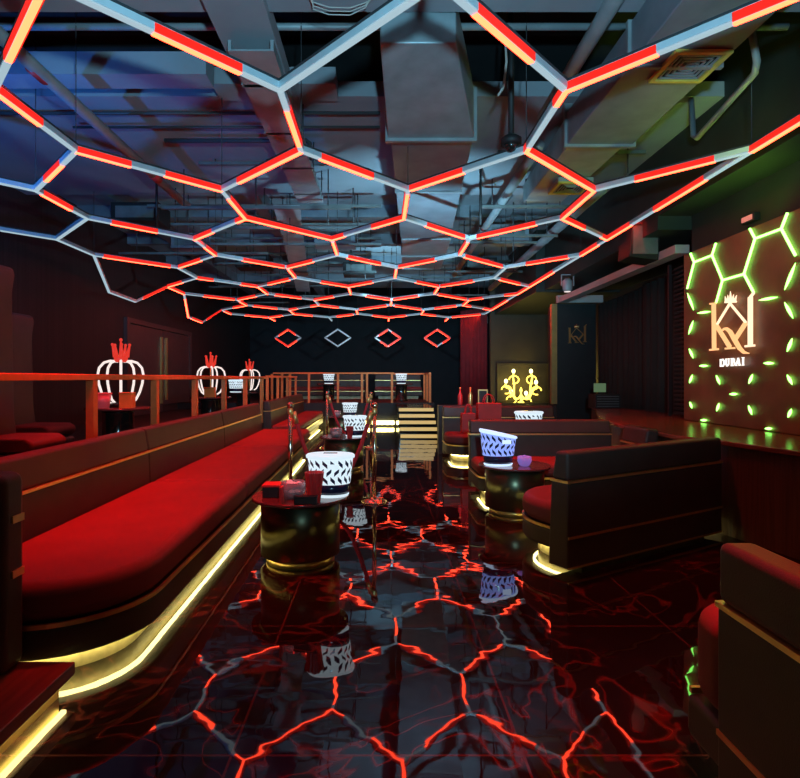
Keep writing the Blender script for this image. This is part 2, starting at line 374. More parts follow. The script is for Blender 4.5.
def vent(x0, x1, y0, y1, z, label):
    th = thing('ceiling_vent', label, 'vent', ((x0+x1)/2, (y0+y1)/2, z-0.03))
    b = MB(); b.box(x0, x1, y0, y0+0.04, z-0.03, z); b.box(x0, x1, y1-0.04, y1, z-0.03, z); b.box(x0, x0+0.04, y0+0.04, y1-0.04, z-0.03, z); b.box(x1-0.04, x1, y0+0.04, y1-0.04, z-0.03, z)
    b.build('frame', YELLOW, th, world=True)
    MB().box(x0+0.04, x1-0.04, y0+0.04, y1-0.04, z-0.006, z).build('backing', BLACK, th, world=True)
    b = MB()
    for k in range(4):
        a = 0.06+k*0.04
        if x1-x0 > 2*a+0.05 and y1-y0 > 2*a+0.05:
            for s in ((x0+a, x1-a, y0+a, y0+a+0.012), (x0+a, x1-a, y1-a-0.012, y1-a), (x0+a, x0+a+0.012, y0+a, y1-a), (x1-a-0.012, x1-a, y0+a, y1-a)):
                b.box(*s, z-0.024, z-0.008)
    b.build('louvre', GALV, th, world=True)
vent(2.47, 2.95, 4.67, 5.16, 4.295, 'yellow framed square vent under the right duct')
vent(2.55, 3.05, 8.0, 8.5, 4.36, 'yellow framed vent farther back under the right duct')
th = [o for o in COL.objects if o.name.startswith('ceiling_vent')][-1]
MB().box(2.55, 3.05, 8.0, 8.5, 4.36, 4.42).build('neck', GALV, th, world=True)

def pipe(name, label, cat, pts, r, m=PIPE, group=None, n=10):
    o = MB().tube(pts, r, n).build(name, m); return tag(o, label, cat, group)
pipe('conduit', 'pale pipe running into the hall at upper left', 'pipe', [(-3.26, 2.5, 4.5), (-3.3, 9.6, 4.5)], 0.065)
pipe('conduit', 'slim pipe high across the hall behind the first beam', 'pipe', [(-6.4, 5.5, 5.0), (4.0, 5.5, 5.0)], 0.035)
pipe('conduit', 'blue grey pipe descending from the top beside the right duct', 'pipe', [(1.88, 3.2, 4.60), (1.92, 6.6, 4.62)], 0.07)
pipe('conduit', 'long grey pipe over the aisle left of its thicker twin', 'pipe', [(2.05, 7.2, 4.55), (2.12, 16.0, 4.5)], 0.07)
pipe('conduit', 'thick grey pipe over the right tables right of its twin', 'pipe', [(3.4, 8.6, 4.45), (3.55, 18.0, 4.42)], 0.09)
pipe('conduit', 'bent conduit hanging right of the yellow vent', 'pipe', [(3.3, 5.0, 4.75), (3.42, 5.08, 4.42), (3.48, 5.2, 4.38), (3.74, 6.6, 4.38), (3.75, 6.7, 4.45), (3.75, 6.75, 4.95)], 0.032)
pipe('conduit', 'dark pipe with a bent end under the left slab', 'pipe', [(-2.9, 7.55, 4.75), (-0.99, 7.55, 4.75), (-0.95, 7.55, 4.72), (-0.94, 7.55, 4.5)], 0.03, WIRE)
pipe('conduit', 'thin dark pipe across the left slab above the bent one', 'pipe', [(-6.3, 7.0, 4.86), (0.0, 7.0, 4.86)], 0.022, WIRE)
pipe('conduit', 'second thin dark pipe across the left slab', 'pipe', [(-4.0, 7.3, 4.82), (0.0, 7.3, 4.82)], 0.018, WIRE)
for (x, y) in ((-3.3, 5.4), (-3.3, 8.2)):
    tag(MB().tube([(x+0.009, y-0.11, 4.5), (x+0.009, y+0.11, 4.5)], 0.069, 14).build('pipe_band', REDPLASTIC), 'red collar on the upper left pipe, %s' % ('nearest the camera' if y < 6 else 'farther along'), 'collar')
o = thing('cable_tray', 'grey cable tray hanging left of the aisle duct', 'cable tray', (-1.15, 2.0, 4.45))
b = MB(); b.box(-1.36, -1.33, 5.0, 9.35, 4.47, 4.57); b.box(-0.98, -0.95, 5.0, 9.35, 4.47, 4.57); b.box(-1.33, -0.98, 5.0, 9.35, 4.47, 4.485); b.build('tray', GALV, o, world=True)
for k in range(4): MB().bar((-1.38, 5.6+k*1.1, 4.49), (-0.93, 5.6+k*1.1, 4.49), 0.05, 0.04).build('bracket', PIPE, o, world=True)
for k in range(3):
    for x in (-1.36, -0.95): MB().tube([(x, 6.9+k*1.1, 4.5), (x, 6.9+k*1.1, 4.93)], 0.01, 6).build('hanger', WIRE, o, world=True)
o = thing('cable_tray', 'long grey cable tray deeper in the hall left of the far duct', 'cable tray', (-2.3, 10, 4.4))
b = MB(); b.bar((-1.6, 9.6, 4.5), (-2.6, 19.0, 4.5), 0.45, 0.03); b.build('tray', GALV, o, world=True)
o = thing('cable_bundle', 'loop of white cables hanging from the top beam', 'cable', (-0.3, 4.5, 4.6))
for k in range(3):
    MB().tube([(-0.62+k*0.03, 4.6, 4.70), (-0.55, 4.62, 4.65-k*0.03), (-0.42, 4.63, 4.615-k*0.03), (-0.25, 4.63, 4.61-k*0.03), (-0.12, 4.62, 4.645-k*0.02), (0.0-k*0.03, 4.6, 4.70)], 0.005, 6).build('cable', BEAMW, o, world=True)
pipe('cable', 'white cable dangling right of the first duct box', 'cable', [(1.2, 5.4, 4.9), (1.22, 5.4, 4.6), (1.19, 5.4, 4.35), (1.14, 5.42, 4.28)], 0.012, BEAMW)
# camera dome on its rod
o = thing('dome_camera', 'black dome camera hanging on a rod in the honeycomb', 'camera', (1.30, 5.55, 3.80))
MB().tube([(1.30, 5.55, 3.93), (1.30, 5.55, 5.6)], 0.03, 8).build('rod', BLACK, o, world=True)
MB().lathe([(0.06, 3.95), (0.10, 3.92), (0.10, 3.86), (0.085, 3.86)], (1.30, 5.55, 0), 20).build('housing', BLACK, o, world=True)
MB().ball((1.30, 5.55, 3.86), 0.075, 14).build('dome', BLACK_GLOSS, o, world=True)
pipe('drop_rod', 'black rod hanging right of the dome camera', 'rod', [(1.6, 8.9, 3.95), (1.6, 8.9, 4.95)], 0.02, BLACK)
pipe('drop_rod', 'black rod hanging over the left hexagons', 'rod', [(-3.55, 8.9, 3.9), (-3.55, 8.9, 4.95)], 0.02, BLACK)
# unistrut rails and drop rods over the far honeycomb: nothing tells them apart
for k in range(30):
    y = 8.2+k*0.42+random.uniform(-.1, .1); z = random.choice((4.3, 4.45, 4.6, 4.75, 4.85))
    xa = random.uniform(-5.8, -2.0); xb = xa+random.uniform(1.8, 5.0)
    if k % 3 == 0: xa, xb = random.uniform(1.0, 1.6), random.uniform(3.2, 4.0)
    if z < 4.95 and xb > 0.05 and xa < 1.5 and y < 15.4: xb = 0.02 if xa < 0 else xb; xa = 1.72 if xa > 0 else xa
    o = MB().bar((xa, y, z), (xb, y, z), 0.05, 0.045).build('ceiling_rail', RAILMETAL)
    tag(o, 'thin grey metal rail among those above the far honeycomb', 'rail', 'ceiling rails above the far honeycomb')
    for q in (0.12, 0.5, 0.88):
        x = xa+(xb-xa)*q
        o = MB().tube([(x, y, z-random.choice((0, 0, 0.3))), (x, y, 4.92 if y < 10.3 else 5.25)], 0.011, 5).build('drop_rod', WIRE)
        tag(o, 'thin dark rod hanging among the far ceiling rails', 'rod', 'drop rods of the far ceiling')
for k, (x, y) in enumerate(((-4.6, 10.8), (-4.3, 13.0), (-3.4, 15.2), (-1.0, 12.6), (-0.6, 16.2), (2.75, 12.3), (2.75, 15.6))):
    o = thing('fan_coil_unit', 'dark boxy air unit hung above the far honeycomb', 'air unit', (x, y, 4.5), 0, 'air units above the far honeycomb')
    MB().box(-0.45, 0.45, -0.3, 0.3, 0, 0.35).build('casing', GALV_DARK if k % 2 else BLACK, o, 0.01)
    MB().box(-0.36, 0.36, -0.31, -0.3, 0.06, 0.28).build('grille', RAILMETAL, o)

# ------------------------------------------------------------------ honeycomb light
ZH = 3.79
hc = thing('honeycomb_light', 'honeycomb of red and white light tubes hanging under the whole ceiling', 'ceiling light', (0.3, 12, ZH))
def V(x, y, z=ZH): return (round(x, 2), round(y, 2), round(z, 2))
edges = []
A = [-5.17, -2.97, -0.77, 1.43, 3.63]; B = [-4.07, -1.87, 0.33, 2.53]
ya = [4.31+4.65*k for k in range(-1, 4)]; yb = [6.62+4.65*k for k in range(-1, 4)]; E = 1.16
for j in range(-1, 4):
    y0 = 4.31+4.65*j
    for x in A[:-1]: edges.append((V(x, y0), V(x, y0+E)))
    for x in B: edges.append((V(x, y0+2.31), V(x, y0+2.31+E)))
    for a in A:
        for bx in B:
            if abs(abs(a-bx)-1.1) < 0.01:
                edges.append((V(a, y0+E), V(bx, y0+2.31)))
                if j < 3: edges.append((V(bx, y0+2.31+E), V(a, y0+4.65)))
for i in range(-1, 4):
    y0 = 4.31+4.65*i
    if i >= 0: edges.append((V(3.63, y0), V(3.63, y0+E)))
    if i < 3: edges.append((V(3.63, y0+E), V(3.63, y0+4.65)))
edges.append((V(-6.27, 7.79), V(-5.17, 8.96)))
edges.append((V(-6.27, 6.62), V(-5.17, 5.47)))
for j in (1, 2):
    y0 = 4.31+4.65*j+E
    P = [V(-5.17, y0), V(-5.45, y0+1.15, 3.30), V(-5.45, y0+2.35, 3.27), V(-5.17, y0+3.49)]
    edges += list(zip(P, P[1:]))
edges = [e for e in edges if max(e[0][1], e[1][1]) > 2.6]
# which stretches glow red, from the near edge as the photograph shows them
def key(p, q): return tuple(sorted((p, q)))
def nearv(p): # snap to the list of vertices used
    return min({e[0] for e in edges} | {e[1] for e in edges}, key=lambda q: (q[0]-p[0])**2+(q[1]-p[1])**2)
SEG = {}
def seg(p, q, *r):
    p, q = nearv(p), nearv(q); SEG[(p, q)] = r
seg((-2.97, 4.31), (-1.87, 3.13), (0.35, 1.0)); seg((-1.87, 3.13), (-0.77, 4.31), (0.38, 0.78)); seg((-0.77, 4.31), (0.33, 3.13))
seg((-0.77, 4.31), (-0.77, 5.47), (0.28, 0.88)); seg((0.33, 3.13), (1.43, 4.31), (0.22, 0.66)); seg((1.43, 4.31), (2.53, 3.13), (0.0, 0.42), (0.7, 1.0))
seg((1.43, 4.31), (1.43, 5.47), (0, 0.2), (0.92, 1)); seg((-2.97, 4.31), (-2.97, 5.47), (0, 0.5)); seg((-2.97, 5.47), (-1.87, 6.62), (0.0, 0.33), (0.56, 1.0))
seg((-2.97, 5.47), (-4.07, 6.62), (0.3, 0.7)); seg((-1.87, 6.62), (-0.77, 5.47), (0.25, 1.0)); seg((-1.87, 6.62), (-1.87, 7.78), (0.25, 1))
seg((-0.77, 5.47), (0.33, 6.62), (0.15, 0.62)); seg((0.33, 6.62), (1.43, 5.47), (0.03, 0.52)); seg((0.33, 6.62), (0.33, 7.78), (0.1, 1))
seg((1.43, 5.47), (2.53, 6.62), (0.0, 1.0)); seg((2.53, 6.62), (3.63, 5.47), (0.3, 0.8)); seg((3.63, 4.31), (3.63, 5.47), (0.2, 1)); seg((3.63, 5.47), (3.63, 8.96), (0.22, 0.55), (0.75, 1))
seg((2.53, 6.62), (2.53, 7.78), (0, 1)); seg((2.53, 7.78), (3.63, 8.96), (0, 0.45), (0.85, 1)); seg((-4.07, 6.62), (-4.07, 7.78), (0.1, 0.65))
seg((-4.07, 7.78), (-5.17, 8.96)); seg((-4.07, 7.78), (-2.97, 8.96), (0.2, 0.62)); seg((-2.97, 8.96), (-1.87, 7.78), (0.0, 0.4), (0.85, 1)); seg((-2.97, 8.96), (-2.97, 10.12), (0.45, 1))
seg((-1.87, 7.78), (-0.77, 8.96), (0.0, 1.0)); seg((-0.77, 8.96), (0.33, 7.78), (0, 0.2), (0.6, 1)); seg((0.33, 7.78), (1.43, 8.96), (0.3, 0.9)); seg((1.43, 8.96), (2.53, 7.78), (0.1, 0.75))
seg((-6.27, 7.79), (-5.17, 8.96)); seg((-5.17, 8.96), (-5.17, 10.12)); seg((-6.27, 6.62), (-5.17, 5.47)); seg((-5.17, 5.47), (-4.07, 6.62))
for e in edges:
    if e[0][2] < 3.6 or e[1][2] < 3.6:
        SEG[e] = () if e[0][1] < 12.9 and e[1][1] < 12.6 else random.choice([((0.0, 0.5),), ((0.2, 1.0),)])
def tube_mesh(b, p, q):
    p, q = Vector(p), Vector(q); d = (q-p).normalized(); ext = d*0.012
    b.mi = 0; b.bar(p-ext, q+ext, 0.058, 0.05)
    b.mi = 1; b.bar(p-ext+Vector((0, 0, -0.031)), q+ext+Vector((0, 0, -0.031)), 0.046, 0.014)
    b.mi = 2; b.bar(p-ext+Vector((0, 0, 0.033)), q+ext+Vector((0, 0, 0.033)), 0.066, 0.018)
def red_mesh(b, p, q, a, c):
    p, q = Vector(p), Vector(q); d = q-p
    b.mi = 1; b.bar(p+d*a+Vector((0, 0, -0.008)), p+d*c+Vector((0, 0, -0.008)), 0.064, 0.056)
    b.mi = 0; b.bar(p+d*a+Vector((0, 0, -0.040)), p+d*c+Vector((0, 0, -0.040)), 0.042, 0.010)
def reds(e):
    if (e[0], e[1]) in SEG: return SEG[(e[0], e[1])]
    if (e[1], e[0]) in SEG: return tuple((1-c, 1-a) for a, c in SEG[(e[1], e[0])])
    L = (Vector(e[0])-Vector(e[1])).length
    if L < 1.3: return random.choice([((0, 1),), ((0.15, 0.9),), ((0.3, 1),), ()])
    return random.choice([((0, 0.5),), ((0.45, 1),), ((0.15, 0.7),), ((0.35, 0.95),), ((0, 0.25), (0.7, 1)), ((0.1, 0.9),)])
# hanging diamonds at the far end
for i, x in enumerate((-3.6, -1.65, 0.31, 2.24)):
    y = 21.9
    P = [V(x, y, 3.46), V(x+0.5, y, 3.13), V(x, y, 2.80), V(x-0.5, y, 3.13)]
    for k in range(4):
        e = (P[k], P[(k+1) % 4]); edges.append(e)
        SEG[e] = () if i == 1 else random.choice([((0.0, 0.95),), ((0.0, 0.6),), ((0.3, 1.0),)])
def edge_rank(e): return min(e[0][1], e[1][1])
edges.sort(key=edge_rank)
rest, restred = MB(), MB()
for i, e in enumerate(edges):
    if i < 92:
        b = MB(); tube_mesh(b, *e); t = b.build('light_tube', [ALU, TUBEWHITE, TUBETOP], hc, world=True)
        rr = reds(e)
        if rr:
            for a, c in rr:
                b = MB(); red_mesh(b, e[0], e[1], a, c)
                b.build('red_diffuser', [TUBERED, TUBEDEEP], t, world=True, label='glowing red stretch of the tube')
    else:
        tube_mesh(rest, *e)
        for a, c in reds(e): red_mesh(restred, e[0], e[1], a, c)
o = rest.build('light_tube', [ALU, TUBEWHITE, TUBETOP], hc, world=True); o['kind'] = 'stuff'
r = restred.build('red_diffuser', [TUBERED, TUBEDEEP], o, world=True); r['kind'] = 'stuff'
for (x, y) in [(x, y) for x in A for y in (5.47, 10.12, 14.77, 19.42)] + [(x, y) for x in B for y in (6.62, 11.27, 15.92, 20.57)]:
    top = 4.92 if 6.7 < y < 10.3 else 5.25 if y > 10.3 else 5.6
    if 4.1 < y < 4.9: top = 4.7
    if 2.2 < x < 3.0 and y < 9.6: continue
    MB().tube([(x, y, ZH+0.04), (x, y, top)], 0.005, 4).build('suspension_wire', WIRE, hc, world=True)
for x in (-3.6, -1.65, 0.31, 2.24): MB().tube([(x, 21.9, 3.47), (x, 21.9, 5.25)], 0.005, 4).build('suspension_wire', WIRE, hc, world=True)

# ------------------------------------------------------------------ sofas
def front_path(L, D, r0, r1, inset, x0=0.0, x1e=0.0):
    """outline of a seat seen from above: from the back at x=0 round the front to the back at x=L"""
    i = inset; P = [(x0+i, D)]
    def arc(cx, cy, r, a0, a1):
        return [(cx+r*math.cos(a0+(a1-a0)*k/10), cy+r*math.sin(a0+(a1-a0)*k/10)) for k in range(11)]
    P += arc(x0+r0, r0, r0-i, PI, 1.5*PI) if r0 > i else [(x0+i, i)]
    X = L+x1e
    P += arc(X-r1, r1, r1-i, 1.5*PI, 2*PI) if r1 > i else [(X-i, i)]
    P.append((X-i, D))
    return P
def ribbon(P, z0, z1, th):
    b = MB()
    for p, q in zip(P, P[1:]):
        if (Vector(p)-Vector(q)).length > 1e-4:
            b.bar((p[0], p[1], (z0+z1)/2), (q[0], q[1], (z0+z1)/2), th, z1-z0)
    return b
def sofa(label, loc, rotz, L, D=0.95, back=1.0, trim=0.75, seat=0.50, r0=0.0, r1=0.0, mods=1, ext=0.0, led=True, group=None, backtrim=True):
    o = thing('sofa', label, 'sofa', loc, rotz, group)
    bk = 0.20
    MB().prism(front_path(L, D-0.1, r0, r1, 0.14, 0, ext), 0.0, 0.12).build('plinth', PLINTH, o)
    MB().prism(front_path(L, D-0.03, r0, r1, 0.0, 0, ext), 0.12, 0.29).build('base', LEATHER, o, 0.03)
    ribbon(front_path(L, D-0.05, r0, r1, 0.004, 0, ext), 0.285, 0.308, 0.018).build('seat_trim', BRASS, o, label='brass strip round the seat')
    fp = front_path(L, D-bk+0.02, r0, r1, 0.0, 0, ext)
    if ext > 0: fp = fp[:-1]+[(L+ext, D-0.12), (L+ext-0.06, D-0.03), (L+0.006, D-0.02), (L+0.006, D-bk+0.02)]
    for k in range(mods):
        a, c = L*k/mods, L*(k+1)/mods
        if k == mods-1: c = L+ext
        pts = [p for p in fp if a-1e-6 <= p[0] <= c+1e-6]
        if k > 0: pts = [(a+0.004, D-bk+0.02), (a+0.004, 0)] + [p for p in pts if p[0] > a+0.01]
        if k < mods-1: pts = [p for p in pts if p[0] < c-0.01] + [(c-0.004, 0), (c-0.004, D-bk+0.02)]
        MB().prism(pts, 0.302, seat).build('seat', LEATHER_SEAT_REDLIT, o, 0.075, seg=4)
    for k in range(mods):
        a, c = L*k/mods+0.003, L*(k+1)/mods-0.003
        MB().prism_x([(D-bk, 0.05), (D, 0.05), (D, trim), (D-bk+0.03, trim)], a, c).build('backrest', LEATHER, o, 0.015)
        MB().prism_x([(D-bk+0.03, trim+0.016), (D, trim+0.016), (D, back), (D-bk+0.07, back)], a, c).build('headrest', LEATHER, o, 0.03, seg=3)
    MB().box(0.002, L-0.002, D-bk+0.022, D+0.006, trim-0.002, trim+0.018).build('back_trim', BRASS, o, label='brass strip across the backrest')
    if backtrim:
        MB().box(0.01, L-0.01, D-0.01, D+0.006, 0.285, 0.305).build('back_trim', BRASS, o)
        MB().box(0.01, L-0.01, D-0.01, D+0.005, 0.05, 0.066).build('back_trim', BRASS, o)
    if led:
        ribbon(front_path(L, D-0.2, r0, r1, 0.105, 0, ext), 0.098, 0.118, 0.02).build('light_strip', LED_WARM, o, label='warm glowing strip under the seat')
    return o
R = math.radians
sofa('long black sofa with red lit seat along the left railing', (-1.30, 2.80, 0), R(90.8), 8.6, 1.16, 1.04, 0.80, 0.52, r0=0.55, mods=3)
sofa('farther black sofa along the left side near the golden stair', (-1.81, 12.5, 0), R(90), 5.4, 0.80, 1.04, 0.80, 0.50, r0=0.3, mods=2)
sofa('black sofa facing the camera behind the right drum table', (1.24, 6.98, 0), 0, 1.96, 0.92, 0.97, 0.765, 0.48, r0=0.2, led=True)
sofa('short black sofa along the counter behind the right drum table', (2.20, 6.94, 0), R(-90), 0.62, 0.95, 0.97, 0.765, 0.48, led=False)
sofa('black sofa seen from behind at right with glow under its end', (2.86, 6.28, 0), R(210.3), 2.178, 0.95, 0.97, 0.725, 0.50, r1=0.55, ext=-0.14)
sofa('black sofa seen from behind in the lower right corner', (2.15, 0.5, 0), R(90), 1.5, 0.95, 0.97, 0.74, 0.67, r1=0.42, ext=0.26)
sofa('far right black sofa beside the red gift bag', (1.25, 10.3, 0), 0, 2.2, 0.95, 0.985, 0.76, 0.50, r0=0.35)
sofa('black sofa on the back platform behind the left of the far rails', (-3.6, 21.2, 0.75), 0, 3.0, 0.9, 0.95, 0.7, 0.46, led=False, mods=2)
sofa('black sofa on the back platform behind the stair', (-0.2, 21.2, 0.75), 0, 1.8, 0.9, 0.95, 0.7, 0.46, led=False)
# upholstered end panel by the step
o = thing('end_panel', 'black upholstered panel with two brass tabs at the sofa end, far left', 'panel', (-2.2, 2.6, 0.155))
MB().box(-2.46, -1.74, 2.58, 2.76, 0.155, 1.10).build('panel_body', LEATHER, o, 0.05, world=True, seg=3)
for z in (0.60, 0.86): MB().box(-1.755, -1.733, 2.645, 2.73, z, z+0.035).build('brass_tab', BRASS, o, world=True)
tag(MB().box(-2.5, -1.9, 2.53, 2.56, 0.157, 0.185).build('light_strip', LED_WARM), 'warm light strip on the step in front of the end panel', 'light strip')
tag(MB().box(-1.558, -1.535, 0.5, 2.74, 0.072, 0.088).build('light_strip', LED_WARM), 'warm light strip under the lip of the lower left step', 'light strip')
tag(MB().box(-1.7, 0.45, 17.93, 17.99, 0.06, 0.17).build('light_strip', LED_WARM), 'golden light strip at the foot of the back platform', 'light strip')

# ------------------------------------------------------------------ railings
o = thing('railing', 'long red lit brass railing behind the left sofa', 'railing', (-2.66, 7.5, 0.55))
MB().box(-2.70, -2.62, 2.8, 13.0, 1.53, 1.585).build('top_rail', BRASS_RAIL, o, 0.006, world=True)
for y in (3.7, 5.17, 6.62, 8.05, 9.55, 11.05, 12.6): MB().box(-2.695, -2.625, y-0.04, y+0.04, 0.55, 1.53).build('post', BRASS_RAIL, o, world=True)
o = thing('railing', 'brass railing across the back platform left of the stair', 'railing', (-1.4, 18.05, 0.75))
MB().box(-3.45, 0.45, 18.03, 18.10, 1.68, 1.73).build('top_rail', BRASS_RAIL, o, 0.005, world=True)
for u in (272, 282, 290, 309, 338, 362, 367, 392): x = (u-380)*18.06/560; MB().box(x-0.035, x+0.035, 18.035, 18.095, 0.75, 1.68).build('post', BRASS_RAIL, o, world=True)
o = thing('railing', 'short brass railing on the back platform right of the stair', 'railing', (1.65, 19, 0.75))
MB().box(1.60, 1.67, 18.3, 20.6, 1.68, 1.73).build('top_rail', BRASS_RAIL, o, world=True)
for y in (18.33, 19.4, 20.57): MB().box(1.60, 1.67, y-0.03, y+0.03, 0.75, 1.68).build('post', BRASS_RAIL, o, world=True)
MB().box(0.5, 1.60, 20.54, 20.6, 1.68, 1.73).build('top_rail', BRASS_RAIL, o, world=True)
o = thing('railing', 'brass railing at the end of the left platform', 'railing', (-3, 13, 0.55))
MB().box(-2.70, -2.63, 13.2, 17.8, 1.56, 1.61).build('top_rail', BRASS_RAIL, o, world=True)
for y in (13.25, 14.6, 16.1, 17.7): MB().box(-2.695, -2.635, y-0.03, y+0.03, 0.55, 1.56).build('post', BRASS_RAIL, o, world=True)

# ------------------------------------------------------------------ tables
def drum_table(label, loc, r=0.335, h=0.55, rt=0.41):
    o = thing('drum_table', label, 'table', loc)
    MB().lathe([(r-0.045, 0.0), (r-0.045, 0.06)], (0, 0, 0), 48).build('foot_ring', BRASS, o, label='brass ring at the foot')
    MB().lathe([(r-0.02, 0.06), (r, 0.07), (r, h-0.04), (r-0.02, h-0.03)], (0, 0, 0), 48).build('drum', DRUM, o)
    MB().lathe([(r-0.02, h-0.03), (rt, h-0.025), (rt, h-0.004), (rt-0.006, h)], (0, 0, 0), 48).build('tabletop', TABLETOP, o)
    return o
T1 = drum_table('bronze drum table nearest the camera by the left sofa', (-0.68, 4.80, 0))
copy_tree(T1, (1.56, 6.50, 0), 'bronze drum table carrying the blue bucket, right of the aisle')
copy_tree(T1, (-0.62, 9.6, 0), 'second drum table along the left sofa, behind the near stanchions')
copy_tree(T1, (-1.02, 14.6, 0), 'far drum table by the far stanchions on the left')
copy_tree(T1, (2.55, 9.6, 0), 'bronze drum table beyond the right sofa back, under the white bucket')

def bucket(label, loc, mw, mr, s=1.0, tilt=0.0, rotz=0.0):
    o = thing('ice_bucket', label, 'ice bucket', loc, rotz)
    sy = 0.78; H = 0.355*s; r0, r1 = 0.150*s, 0.195*s
    def rad(z): return r0+(r1-r0)*(z/H)**0.8
    tz = (0.12*s, H)
    MB().lathe([(r0*0.92, 0), (r0, 0.004*s), (rad(0.02*s)+0.004, 0.02*s), (r0, 0.026*s)], (0, 0, 0), 40, sy).build('base_ring', mr, o)
    MB().lathe([(rad(0.02*s)-0.004, 0.024*s), (rad(0.11*s)-0.002, 0.11*s)], (0, 0, 0), 40, sy).build('lower_band', NAVY, o, label='dark navy lower band')
    MB().lathe([(rad(0.11*s), 0.11*s), (rad(0.2*s), 0.2*s), (rad(H-0.03*s), H-0.03*s)], (0, 0, 0), 40, sy, tilt, tz).build('body', mw, o)
    b = MB(); n = 18
    rows = ((0.113, 0.182), (0.180, 0.249), (0.247, 0.316))
    for j, (z0, z1) in enumerate(rows):
        for k in range(n):
            t0 = 2*PI*(k+0.5*(j % 2))/n; sl = 0.24*(1 if j % 2 else -1)
            z0s, z1s = z0*s, z1*s
            def P(t, z):
                rr = rad(z)*1.0+0.0035; x, y = rr*math.cos(t), rr*math.sin(t)*sy
                zz = z+tilt*x*(max(0, z-tz[0])/(tz[1]-tz[0])); return (x, y, zz)
            zm = (z0s+z1s)/2; wd = 0.105
            b.poly([P(t0-sl*0.5, z0s), P(t0+wd, zm), P(t0+sl*0.5+0.01, z1s), P(t0-wd, zm)])
    b.build('perforation', NAVY, o, label='dark leaf shaped openings in the glowing wall')
    MB().lathe([(rad(H-0.03*s), H-0.035*s), (r1+0.010*s, H-0.03*s), (r1+0.012*s, H-0.01*s), (r1, H), (r1*0.4, H+0.004*s)], (0, 0, 0), 40, sy, tilt, tz).build('lid', mr, o)
    MB().box(-0.06*s, 0.06*s, -0.018*s, 0.018*s, H, H+0.008*s).build('handle_slot', NAVY, o, 0.006)
    b = MB(); rr = rad(0.265*s)*sy+0.012; b.box(-0.005*s, 0.085*s, -rr-0.006, -rr+0.02, 0.245*s, 0.285*s); b.build('label_plate', mr, o)
    return o
K1 = bucket('white glowing oval ice bucket on the nearest left table', (-0.42, 4.74, 0.555), BASKET_W, BASKET_W)
bucket('blue glowing oval ice bucket on the right drum table', (1.35, 6.40, 0.555), BASKET_B, BASKET_BR, 1.06, -0.22, R(8))
copy_tree(K1, (-0.43, 9.55, 0.555), 'white glowing ice bucket on the second left table')
copy_tree(K1, (-0.78, 14.55, 0.555), 'small white glowing ice bucket on the far left table')
copy_tree(K1, (2.55, 9.6, 0.553), 'white glowing ice bucket rising behind the right sofa back', scale=1.2)
def bowl(label, loc, s, m, fill):
    o = thing('bowl', label, 'bowl', loc)
    MB().lathe([(0.05*s, 0), (0.07*s, 0.015*s), (0.095*s, 0.07*s), (0.09*s, 0.13*s), (0.083*s, 0.13*s), (0.088*s, 0.07*s), (0.03*s, 0.02*s)], (0, 0, 0), 24).build('bowl_body', m, o)
    b = MB()
    for k in range(9):
        a = random.uniform(0, 6.28); q = random.uniform(0, 0.05)*s
        b.ball((q*math.cos(a), q*math.sin(a), 0.05*s+random.uniform(0, 0.07)*s), 0.028*s, 8)
    b.build('contents', fill, o)
    return o
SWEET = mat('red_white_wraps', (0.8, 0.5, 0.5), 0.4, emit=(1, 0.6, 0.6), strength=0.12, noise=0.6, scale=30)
bowl('small glass bowl with red and white wraps on the nearest left table', (-0.72, 4.64, 0.55), 1.1, GLASS, SWEET)
bowl('small glass bowl of wraps on the second left table', (-0.75, 9.48, 0.55), 1.15, GLASS, SWEET)
bowl('small glass bowl of wraps on the far left table', (-1.12, 14.45, 0.55), 1.15, GLASS, SWEET)
bowl('purple lit glass bowl beside the blue ice bucket', (1.64, 6.36, 0.55), 0.85, PURPLE, PURPLE)
def cup(label, loc, m, h=0.24, r=0.075):
    b = MB(); n = 48; rings = []
    for (f, z) in ((0.62, 0), (0.8, h*0.5), (1.0, h), (0.92, h), (0.6, 0.05)):
        rings.append([b.bm.verts.new((r*f*(1+(0.05 if k % 4 < 2 else -0.03))*math.cos(2*PI*k/n), r*f*(1+(0.05 if k % 4 < 2 else -0.03))*math.sin(2*PI*k/n), z)) for k in range(n)])
    for P, Q in zip(rings, rings[1:]):
        for k in range(n): b.bm.faces.new((P[k], P[(k+1) % n], Q[(k+1) % n], Q[k]))
    b.bm.faces.new(list(reversed(rings[0]))); b.bm.faces.new(rings[-1])
    o = b.build('pleated_cup', m); o.location = loc
    return tag(o, label, 'cup')
cup('red pleated cup in front of the nearest white ice bucket', (-0.53, 4.52, 0.551), REDPLASTIC)
cup('red pleated cup by the white bucket on the second left table', (-0.50, 9.25, 0.551), REDPLASTIC, 0.2, 0.06)
def carton(label, x0, x1, y0, y1, z0, z1, m, ml):
    o = thing('carton', label, 'box', ((x0+x1)/2, (y0+y1)/2, z0))
    MB().box(x0, x1, y0, y1, z0, z1-0.02).build('carton_body', m, o, 0.004, world=True)
    MB().box(x0-0.004, x1+0.004, y0-0.004, y1+0.004, z1-0.02, z1).build('lid', ml, o, 0.004, world=True)
carton('black box with red lid at the left of the nearest table', -0.98, -0.84, 4.66, 4.82, 0.551, 0.66, BLACK, REDPLASTIC)
carton('black box in front of the red cup on the nearest table', -0.68, -0.50, 4.42, 4.46, 0.551, 0.62, BLACK, BLACK)
tag(MB().box(-0.80, -0.78, 4.44, 4.53, 0.551, 0.68).build('menu_card', REDPLASTIC), 'red upright card on the nearest left table', 'card')

